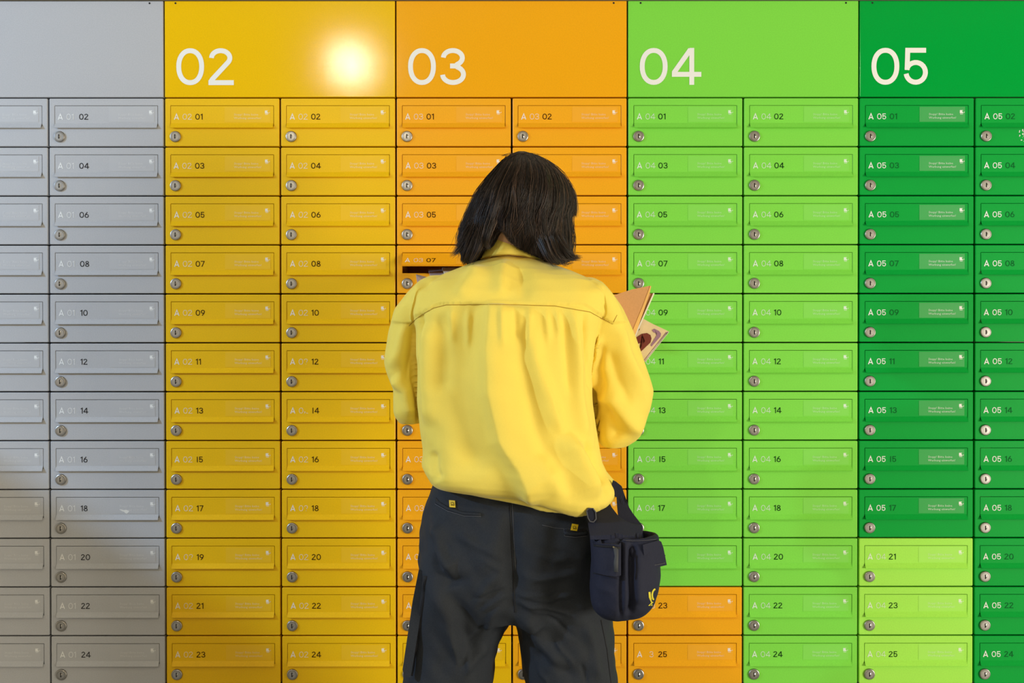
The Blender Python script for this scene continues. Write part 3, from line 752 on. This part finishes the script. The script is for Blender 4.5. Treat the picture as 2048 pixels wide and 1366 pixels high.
# back pocket openings with their welts
onp('pocket_opening', [(872, 997), (882, 1008), (897, 1017), (915, 1020)], .0022, SEAM, .0004)
onp('pocket_welt', [(872, 1003), (895, 1017), (925, 1027), (962, 1029)], .0034, NAVY, .0008)
onp('pocket_stitch', [(870, 1008), (895, 1022), (928, 1032), (962, 1033)], .0005, STITCH, .001)
onp('pocket_opening', [(1128, 1060), (1150, 1063), (1172, 1060)], .0028, SEAM, .0004)
onp('pocket_welt', [(1128, 1066), (1150, 1069), (1174, 1066)], .0034, NAVY, .0008)
onp('pocket_stitch', [(1084, 1050), (1110, 1056), (1145, 1059)], .0005, STITCH, .001)
onp('pocket_stitch', [(1128, 1058), (1129, 1072), (1150, 1075), (1174, 1072)], .0005, STITCH, .001)
def horn_bm(px, py, s, yoff):
    """curled post horn with two tassels, drawn in reference units"""
    lines = [(arc(0, 0, 3.0, 2.6, 150, 470, 16), .9), ([(2.4, -1.4), (4.2, -2.8)], .9), ([(4.2, -4.0), (5.2, -2.2)], .7), ([(-3.6, 3.0), (-1.6, 1.2)], .8),
             ([(-3.4, -4.6), (-.8, -3.4), (-3.0, -2.8)], .7), ([(3.0, -5.0), (.8, -3.6), (3.4, -3.6)], .6)]
    vs, fs = [], []
    for pts, w in lines: stroke(vs, fs, [(a*s, b*s) for a, b in pts], w*s, px, py, 1)
    return vs, fs
def tag_on(bvh, poly, horn, parent, name='pocket_tag'):
    pm = patch(name, bvh, poly, .0012, .0022, step=4)
    o = pl(name, pm, TAGY); 
    vs, fs = horn_bm(horn[0], 0, horn[2], 0)
    hv = []
    for x, y, z in vs: hv.append(on_surface(bvh, x, horn[1]-z, .0052))
    e = link('horn_emblem', mesh('horn_emblem', hv, fs), SLOT, o)
    return o
tag_on(tb, [(898, 1000), (910, 1001), (911, 1015), (899, 1014)], (904.5, 1007, .95), None)
tag_on(tb, [(1144, 1047), (1157, 1049), (1154, 1062), (1141, 1060)], (1149, 1054.5, .9), None)
# cargo pocket on the outer left leg
cp = patch('cargo_pocket', tb, [(838, 1139), (846, 1140), (852, 1147), (850, 1175), (840, 1240), (829, 1310), (822, 1352), (810, 1350), (806, 1336), (817, 1262), (826, 1200)], .010, -.004, step=8, y=lambda a, b: -.575)
co = co_of(cp); bmx = cp; pl('cargo_pocket', cp, NAVY)
onp('pocket_gap', [(852, 1152), (849, 1180), (841, 1240), (830, 1305), (823, 1350)], .0055, SLOT if False else SEAM, .001, .5)
onp('side_seam', [(1202, 1240), (1214, 1300), (1222, 1366)], .0010, SEAM)
# shoes
for s, cx in ((-1, 862), (1, 1172)):
    base = at(cx, 1975, -.48); rr = []
    for t, hw, hh in ((0, .030, .05), (.03, .038, .075), (.08, .040, .078), (.14, .042, .065), (.20, .048, .050), (.25, .044, .040), (.28, .028, .028)):
        rr.append([Vector((base.x+s*.02*t*4+hw*math.cos(a)*(1), -.54+t, max(.002, hh*.5+hh*.5*math.sin(a)*1.0))) for a in [2*math.pi*i/16 for i in range(16)]])
    pl('shoe', rings_mesh('shoe', rr, True, True, smooth=True), SHOEM)

# ---- hair
HL = [(304, 1036), (309, 1024), (315, 1013), (325, 1003), (340, 991), (360, 975), (385, 958), (420, 942), (450, 929), (475, 922), (500, 921), (532, 930)]
HR = [(304, 1048), (309, 1062), (315, 1081), (329, 1105), (350, 1125), (372, 1137), (395, 1142), (423, 1142), (436, 1137), (465, 1140), (480, 1142), (500, 1142), (532, 1142)]
ENDV = [(-180, 470), (-130, 500), (-100, 518), (-80, 524), (-64, 532), (-50, 524), (-38, 503), (-28, 503), (-22, 488), (-16, 470), (-12, 472), (-6, 490), (3, 506), (14, 514), (24, 520), (33, 528), (44, 532), (65, 523), (85, 518), (100, 515), (130, 500), (180, 470)]
def hair_pt(phi, t, k=1.0):
    """phi 0 = towards the viewer, +90 = right; t 0 crown .. 1 tip"""
    while phi > 180: phi -= 360
    while phi < -180: phi += 360
    ev = lerp_tab(ENDV, phi)[0]; v0 = 304
    vv = v0+(ev-v0)*(1-(1-t)**1.55 if t < 1 else 1)
    xl, xr = lerp_tab(HL, vv)[0], lerp_tab(HR, vv)[0]; c = (xl+xr)/2; hw = (xr-xl)/2
    cap = min(1, (max(0, vv-v0)/85))**.45
    hd = .112*cap*(1 if vv < 420 else max(.72, 1-(vv-420)/330)); yc = -.475-.02*min(1, max(0, (vv-420)/100))
    a = math.radians(phi); s, co_ = math.sin(a), math.cos(a); p = 2.2
    sx = math.copysign(abs(s)**(2/p), s); cy = math.copysign(abs(co_)**(2/p), co_)
    if cy < 0: hd *= .8
    q = at(c+hw*sx*k, vv, yc); return Vector((q.x, yc-hd*cy*k, q.z))
na, nt2 = 96, 26
vs = []
for i in range(nt2+1):
    t = i/nt2
    for j in range(na):
        phi = -180+360*j/na; p = hair_pt(phi, t*.96, .85)
        g = noise.noise(Vector((phi*.05, t*1.2, 0)))*.003+noise.noise(Vector((phi*.16, t*1.5, 5)))*.002
        n2 = Vector((math.sin(math.radians(phi)), -math.cos(math.radians(phi)), 0)); vs.append(p+n2*g*min(1, t*2))
fs = [(i*na+j, i*na+(j+1) % na, (i+1)*na+(j+1) % na, (i+1)*na+j) for i in range(nt2) for j in range(na) if not (abs(-180+360*j/na) > 128 and i > 9)]
hm = mesh('hair', vs, fs, True)
ho = bpy.data.objects.new('h', hm); COL.objects.link(ho); sm = ho.modifiers.new('s', 'SOLIDIFY'); sm.thickness = .003; sm.offset = 0
dg = bpy.context.evaluated_depsgraph_get(); hm2 = bpy.data.meshes.new_from_object(ho.evaluated_get(dg)); bpy.data.objects.remove(ho)
hm2.materials.clear(); hairo = pl('hair', hm2, HAIRB)
def strands(name, specs, mat, parent):
    """specs: list of (points, radius)"""
    n = 3; V, Fs = [], []
    for pts, r in specs:
        P = np.array(pts); m = len(P); T = np.gradient(P, axis=0); T /= np.linalg.norm(T, axis=1)[:, None]+1e-9
        A = np.cross(T, [0, 1, 0.1]); A /= np.linalg.norm(A, axis=1)[:, None]+1e-9; B = np.cross(T, A)
        w = r*np.clip(np.linspace(1.0, .25, m), 0, 1); b0 = len(V)*n*0+sum(0 for _ in ()) 
        base = strands.c
        for j in range(n):
            a = 2*math.pi*j/n; strands.V.append(P+(A*math.cos(a)+B*math.sin(a))*w[:, None])
        for i in range(m-1):
            for j in range(n):
                k = (j+1) % n; strands.F.append((base+j*m+i, base+k*m+i, base+k*m+i+1, base+j*m+i+1))
        strands.c += n*m
    me = bpy.data.meshes.new(name); me.from_pydata(np.vstack(strands.V).tolist(), [], strands.F); me.update()
    me.polygons.foreach_set('use_smooth', [True]*len(me.polygons))
    for m_ in mat: me.materials.append(m_)
    rr_ = np.random.RandomState(2); mi = []
    for pts, r in specs: mi += [int(rr_.choice(3, p=(.58, .31, .11)))]*((len(pts)-1)*n)
    me.polygons.foreach_set('material_index', mi)
    strands.V, strands.F, strands.c = [], [], 0
    o = link(name, me, None, parent); o['kind'] = 'stuff'; return o
strands.V, strands.F, strands.c = [], [], 0
rs = random.Random(8); spec = []
clumps = [(-180+360*(q_+rs.random())/220, rs.uniform(-1, 1), rs.uniform(0, 6.28), rs.uniform(.5, 1), rs.uniform(-.05, .02)) for q_ in range(220)]
for i in range(12000):
    cl = rs.choice(clumps); loose = rs.random() < .05
    phi0 = cl[0]+rs.gauss(0, 3.4)
    if abs(phi0) > 140 and rs.random() < .75: phi0 *= .6
    t0 = rs.uniform(0, .06) if rs.random() < .93 else rs.uniform(.06, .4)
    t1 = rs.uniform(.90, 1.02) if rs.random() < .8 else rs.uniform(.6, .95)
    k = rs.uniform(.965, 1.0)+cl[4]+(rs.uniform(0, .035) if loose else 0)
    pts = []; m = 15; amp = 11*cl[3]+rs.gauss(0, 1.2)
    for q in range(m):
        t = t0+(t1-t0)*q/(m-1)
        phi = phi0+amp*math.sin(cl[2]+t*5.5*cl[3]+cl[1])*t+3.2*math.sin(cl[2]*2+t*12)*t+rs.gauss(0, .3)
        kk = k+.024*math.sin(cl[2]*3+t*7)*min(1, t*3)
        if t > .88: kk += (t-.88)*rs.uniform(0, .5)*(1 if abs(phi0) > 45 else .25)
        kk -= .012*max(0, 1-t*6)
        p = hair_pt(phi, min(t, 1.0), kk)
        if t > 1: p.z -= (t-1)*.2
        pts.append(p)
    spec.append((pts, rs.uniform(.0003, .0007)))
# flicks at the tips, the lock over the ear on the right, stray hairs
def lock(ctrl, n, spread, r, y0):
    for _ in range(n):
        o = [rs.gauss(0, spread) for _ in range(3)]; P = []
        c = [Vector((a+o[0]*(1-.6*i/len(ctrl)), b+o[1]*(1-.6*i/len(ctrl)), yy)) for i, (a, b, yy) in enumerate(ctrl)]
        m = 12
        end = rs.uniform(.55, 1.0)
        for q in range(m):
            s = q/(m-1)*(len(c)-1)*end; i = min(int(s), len(c)-2); f = s-i
            p0, p1, p2, p3 = c[max(i-1, 0)], c[i], c[i+1], c[min(i+2, len(c)-1)]
            X = .5*((2*p1)+(-p0+p2)*f+(2*p0-5*p1+4*p2-p3)*f*f+(-p0+3*p1-3*p2+p3)*f**3)
            P.append(at(X.x, X.y, X.z+o[2]*.0008))
        spec.append((P, r*rs.uniform(.7, 1.2)))
lock([(1110, 470, -.55), (1128, 500, -.56), (1142, 514, -.555), (1162, 516, -.55)], 220, 5.5, .0006, 0)
lock([(1100, 480, -.57), (1112, 510, -.58), (1128, 524, -.575), (1146, 520, -.57)], 130, 5, .0006, 0)
lock([(1085, 480, -.59), (1096, 508, -.60), (1108, 524, -.60), (1120, 528, -.59)], 110, 5, .0006, 0)
lock([(950, 450, -.55), (930, 480, -.56), (918, 498, -.555), (902, 514, -.55)], 190, 6, .0005, 0)
lock([(955, 460, -.56), (938, 498, -.57), (930, 518, -.565), (928, 530, -.56)], 150, 6, .0006, 0)
lock([(968, 455, -.58), (958, 490, -.59), (948, 512, -.585), (940, 526, -.58)], 130, 5, .0006, 0)
lock([(985, 440, -.60), (975, 468, -.605), (972, 486, -.60), (980, 497, -.595)], 110, 4, .0006, 0)
lock([(1112, 352, -.50), (1138, 374, -.495), (1149, 400, -.49), (1153, 434, -.485)], 170, 3.4, .0007, 0)
lock([(1125, 395, -.52), (1138, 412, -.50), (1146, 424, -.49), (1150, 434, -.485)], 120, 4.0, .0006, 0)
lock([(1022, 335, -.545), (1000, 380, -.585), (985, 430, -.595), (962, 495, -.585)], 60, 7, .0006, 0)
for _ in range(170):                                                  # stray hairs round the outline
    s = rs.choice((-1, 1)); ph = s*rs.uniform(60, 100); P = []; t0 = rs.uniform(0, .5); k0 = rs.uniform(1.0, 1.07); w = rs.uniform(0, 6)
    for q in range(12):
        t = t0+(min(1, t0+rs.uniform(.45, .5))-t0)*q/11; P.append(hair_pt(ph+3*math.sin(w+t*5), t, k0+.04*math.sin(q/11*math.pi)))
    spec.append((P, .00042))
for a in range(16):
    x0 = rs.uniform(1000, 1040); P = [at(x0+q*rs.uniform(5, 7), 312-8*math.sin(q/9*math.pi)+q*q*.12, -.52) for q in range(10)]
    spec.append((P, .00040))
strands('hair_strands', spec, [HAIRM, HAIRM2, HAIRM3], hairo)

# ------------------------------------------------------------------ navy holster bag at the right hip
bag = empty('belt_bag', (at(1245, 1150, -.56).x, -.56, at(1245, 1236, -.56).z))
thing(bag, 'navy cloth holster bag with flap pocket and zip hanging from the belt', 'bag')
def bg(name, me, mat=NAVYB, parent=None):
    o = link(name, me, mat, parent or bag)
    if parent is None: o.location = -bag.location
    return o
BG = [(1068, 1181, 1314, -.655, .048), (1076, 1180, 1316, -.656, .054), (1110, 1183, 1319, -.658, .062), (1150, 1183, 1318, -.66, .066), (1180, 1182, 1313, -.66, .066), (1203, 1183, 1306, -.658, .062), (1218, 1188, 1297, -.655, .056), (1228, 1198, 1286, -.652, .046), (1234, 1212, 1274, -.65, .032), (1237, 1230, 1262, -.65, .018)]
bl = [ring(*r, n=56, p=2.5) for r in smooth_rows(BG, 7)]
cav = [ring(1068, 1186, 1309, -.655, .042, n=56, p=2.5), ring(1100, 1190, 1305, -.655, .040, n=56, p=2.5)]
bm_ = remesh(join([rings_mesh('x', cav[::-1]+bl, True, True)]), .0032, 4, .5)
co, no = co_of(bm_), no_of(bm_); u, v = uv_of(co, -.70)
d = np.zeros(len(co))
d -= fold(u, v, [(1242, 1070), (1242, 1150), (1241, 1236)], .007, 4, 4, 12)
d -= fold(u, v, [(1263, 1085), (1262, 1150), (1263, 1200), (1258, 1234)], .014, 6, 7, 15)
d += fold(u, v, [(1252, 1080), (1252, 1150), (1251, 1230)], .003, 6, 6, 20)
d += fold(u, v, [(1275, 1100), (1272, 1160), (1276, 1215)], .005, 7, 14, 20)
d += fold(u, v, [(1190, 1165), (1210, 1180), (1235, 1185)], .003, 8, 8, 20)
d += wob(co, 21, 40, .0012)+wob(co, 22, 90, .0005)
set_co(bm_, co+no*d[:, None]); bg('pouch', bm_); bb = bvh_of(bm_)
def rc(px, py, lift): return on_surface(bb, px, py, lift)
back_panel = patch('back_panel', bb, [(1172, 1022), (1180, 1014), (1196, 1009), (1217, 1001), (1223, 1014), (1237, 1032), (1250, 1041), (1264, 1047), (1284, 1050), (1286, 1078), (1180, 1078), (1178, 1048)], .006, 0, y=lambda a, b: -.694+.0003*max(0, a-1240)+.0014*max(0, 1072-b), step=7)
bg('back_panel', back_panel)
strap = patch('strap', bb, [(1218, 985), (1226, 960), (1232, 963), (1243, 972), (1249, 990), (1254, 1008), (1266, 1027), (1284, 1050), (1282, 1058), (1262, 1050), (1246, 1040), (1236, 1032), (1234, 1012), (1233, 994)], .005, 0, y=lambda a, b: -.600-.0006*max(0, b-1000), step=7)
bg('strap', strap, NAVYB)
zp = patch('zip_pocket', bb, [(1186, 1112), (1185, 1085), (1192, 1072), (1204, 1065), (1222, 1063), (1238, 1066), (1241, 1076), (1241, 1148), (1236, 1151), (1212, 1149), (1188, 1143), (1184, 1135)], .010, .002, step=6)
zo = bg('zip_pocket', zp); zb = bvh_of(zp)
rz = lambda a, b, l: on_surface(zb, a, b, l)
link('zip', tube('zip', [rz(a, b, .0006) for a, b in dense([(1188, 1091), (1205, 1093), (1222, 1094), (1240, 1097)], 5)], .0022, 6, .5), SEAM, zo)
link('zip_flap', tube('zip_flap', [rz(a, b, .0010) for a, b in dense([(1187, 1087), (1205, 1089), (1222, 1090), (1240, 1092)], 5)], .0020, 6, .6), NAVYB, zo)
bmp = bmesh.new(); p0 = rz(1231, 1100, .004)
link('zip_pull', tube('zip_pull', [rz(1229, 1095, .004), rz(1232, 1100, .006), rz(1233, 1112, .007), rz(1232, 1125, .007), rz(1232, 1144, .006)], [.0022, .0040, .0032, .0038, .0036], 8, .5), nodes_mat('zip_pull_cord', srgb(58, 60, 64), .7)[0], zo)
link('zip_slider', tube('zip_slider', [rz(1226, 1094, .003), rz(1231, 1097, .004), rz(1235, 1102, .003)], .0017, 6), STEEL, zo)
for pts in ([(1187, 1146), (1212, 1151), (1240, 1152)], ):
    bg('bag_seam', tube('bag_seam', [rc(a, b, .001) for a, b in dense(pts, 6)], .0010, 5), SEAM)
bg('rim_tape', tube('rim_tape', [rc(a, b, .001) for a, b in dense([(1244, 1079), (1265, 1081), (1290, 1080), (1314, 1078)], 5)], .0022, 6, .6))
bg('rim_stitch', tube('rim_stitch', [rc(a, b, .0032) for a, b in dense([(1246, 1080), (1265, 1082), (1290, 1081), (1312, 1079)], 5)], .0004, 4), STITCH)
fl = patch('pocket_flap', bb, [(1285, 1089), (1300, 1084), (1316, 1080), (1322, 1083), (1326, 1094), (1333, 1129), (1316, 1133), (1300, 1136), (1292, 1132), (1289, 1124)], .005, 0, y=lambda a, b: -.708+.00055*max(0, a-1285)-.0002*(b-1080)*.5, step=6)
fo = bg('pocket_flap', fl)
link('flap_stitch', tube('flap_stitch', [at(a, b, -.7145+.00055*max(0, a-1285)-.0001*(b-1080)) for a, b in dense([(1292, 1128), (1300, 1132), (1316, 1129), (1330, 1126)], 5)], .0005, 4), STITCH, fo)
bk = patch('buckle_loop', bb, [(1172, 1022), (1176, 1016), (1186, 1016), (1192, 1024), (1193, 1038), (1188, 1045), (1180, 1044), (1175, 1036)], .007, 0, y=-.655, step=5)
bo_ = bg('buckle_loop', bk, NAVYB)
link('buckle_edge', tube('buckle_edge', [at(a, b, -.663) for a, b in dense([(1173, 1022), (1177, 1017), (1186, 1017), (1191, 1024), (1192, 1038), (1187, 1044), (1180, 1043), (1176, 1036), (1173, 1022)], 3)], .0011, 5), STITCH, bo_)
# yellow horn mark printed near the lower right edge of the bag
HY = nodes_mat('yellow_horn_print', srgb(214, 200, 48), .6)[0]
hv, hf = [], []
for pts, w in (([(1299, 1184), (1300, 1195), (1305, 1206)], 4.2), (arc(1312, -1190, 7.5, 12, 100, 235, 14), 3.2), ([(1298, 1211), (1303, 1206), (1304, 1211), (1298, 1211)], 1.6)):
    stroke(hv, hf, [(a, -abs(b)) for a, b in pts], w, 0, 0, 1)
hv = [on_surface(bb, x, -z, .0012) for x, y_, z in hv]
bg('horn_mark', mesh('horn_mark', hv, hf), HY)

# ------------------------------------------------------------------ mail
def slabpoly(name, poly, y, thick, mat, label, cat, group=None):
    c = [sum(p[i] for p in poly)/len(poly) for i in (0, 1)]; yy = y if not callable(y) else y(*c)
    e = empty(name, at(c[0], c[1], yy)); thing(e, label, cat, group)
    me = patch('sheet', None, poly, thick, 0, y=y, step=400); o = link('sheet', me, mat, e); o.location = -e.location
    return e, o
KRAFT, nt_, b_ = nodes_mat('kraft_paper', srgb(200, 146, 92), .7); tc_, _, _ = bump(nt_, b_, 260, .3, .0008); vary(nt_, b_, srgb(200, 146, 92), 300, .1, tc_)
KRAFT_LIT = nodes_mat('kraft_side_lit', srgb(226, 176, 96), .7)[0]  # lighter kraft: the yellow light on the envelope's side put into the colour
PAPER = nodes_mat('white_paper', srgb(232, 226, 206), .6)[0]
CREAM, nt_, b_ = nodes_mat('magazine_cover', srgb(222, 200, 160), .45); vary(nt_, b_, srgb(222, 200, 160), 40, .16)
MAROON = nodes_mat('maroon_ink', srgb(110, 38, 24), .5)[0]; PURP = nodes_mat('mauve_ink', srgb(150, 112, 140), .5)[0]
y1 = lambda a, b: -.455+.00022*(a-1240)
e1, o1 = slabpoly('envelope', [(1218, 596), (1229, 590), (1264.5, 578.7), (1300, 571.5), (1266, 668), (1240, 700), (1200, 690)], y1, .004, KRAFT, 'brown kraft envelope held nearest, its corner above the shoulder', 'envelope', 'mail held in the right hand')
e = link('edge', patch('edge', None, [(1300, 571.5), (1302, 573), (1299, 586), (1287, 622), (1268, 676), (1262, 668), (1285, 612)], .0045, 0, y=lambda a, b: y1(a, b)-.0005, step=400), KRAFT_LIT, e1); e.location = -e1.location
e2, o2 = slabpoly('envelope', [(1225, 605), (1290, 588), (1306, 586.5), (1266, 676), (1240, 705)], lambda a, b: -.440+.0002*(a-1240), .003, KRAFT, 'second brown envelope tucked behind the first, with a white edge', 'envelope', 'mail held in the right hand')
e = link('edge', patch('edge', None, [(1306, 586), (1308.6, 587), (1270, 675), (1267, 674)], .0045, 0, y=lambda a, b: -.442+.0002*(a-1240), step=400), PAPER, e2); e.location = -e2.location
e3, o3 = slabpoly('magazine', [(1240, 630), (1285, 637), (1303, 647), (1337, 663), (1333, 669), (1290, 723.5), (1262, 715)], -.425, .006, CREAM, 'folded magazine with maroon lettering sticking out below the envelopes', 'magazine', 'mail held in the right hand')
yt = -.4315
def inkpoly(name, poly, mat):
    o = link(name, patch(name, None, poly, .0003, 0, y=yt, step=400), mat, e3); o.location = -e3.location
arch = [(1260, 686), (1271, 676), (1284, 667.5), (1294, 666), (1301, 670), (1303, 677), (1301, 685), (1281, 704), (1278.5, 700), (1284, 692), (1290, 682), (1284, 684), (1274, 689), (1262, 698)]
inkpoly('lettering', arch, MAROON)
inkpoly('lettering', [(1304, 660), (1309, 657.5), (1318, 662), (1322, 667), (1321, 673), (1303, 693), (1301, 690), (1313, 671), (1314, 667.5), (1306, 664)], PURP)
inkpoly('lettering', [(1262, 668), (1276, 657), (1280, 658), (1270, 670), (1262, 676)], BLACK)
for k in range(4):                                                   # page edges along the lower right side
    a = [(1337-k*1.4, 663+k*.3), (1338-k*1.4, 664.2+k*.3), (1291-k*1.2, 723.8), (1290-k*1.2, 722.6)]
    inkpoly('page_edge', a, PURP if k % 2 else PAPER)
# letters going into the open slot of the orange box
GREYP = nodes_mat('grey_film_wrapper', srgb(196, 186, 196), .35)[0]
def slip(name, pts, mat, label):
    c = sum((Vector(p) for p in pts), Vector())/len(pts); e = empty(name, c); thing(e, label, 'letter', 'letters going into the open slot')
    bm = bmesh.new(); f = bm.faces.new([bm.verts.new(Vector(p)-c) for p in pts]); r = bmesh.ops.extrude_face_region(bm, geom=[f])
    for g in r['geom']:
        if isinstance(g, bmesh.types.BMVert): g.co.z += .004
    link('sheet', bm_mesh('sheet', bm), mat, e); return e
slip('letter', [at(856, 541, .08), at(935, 541, .08), at(945, 575, -.24), at(868, 575, -.24)], GREYP, 'grey wrapped letter half inside the open orange slot, beside the shoulder')
slip('letter', [at(884, 538.5, .06), at(950, 538.5, .06), at(958, 566, -.22), at(896, 566, -.22)], PAPER, 'pale letter lying over the grey one in the open orange slot')
slip('letter', [at(832, 552, -.03), at(862, 560, -.03), at(880, 600, -.24), at(840, 600, -.24)], GREYP, 'small pale letter corner showing beside the lock under the open slot')
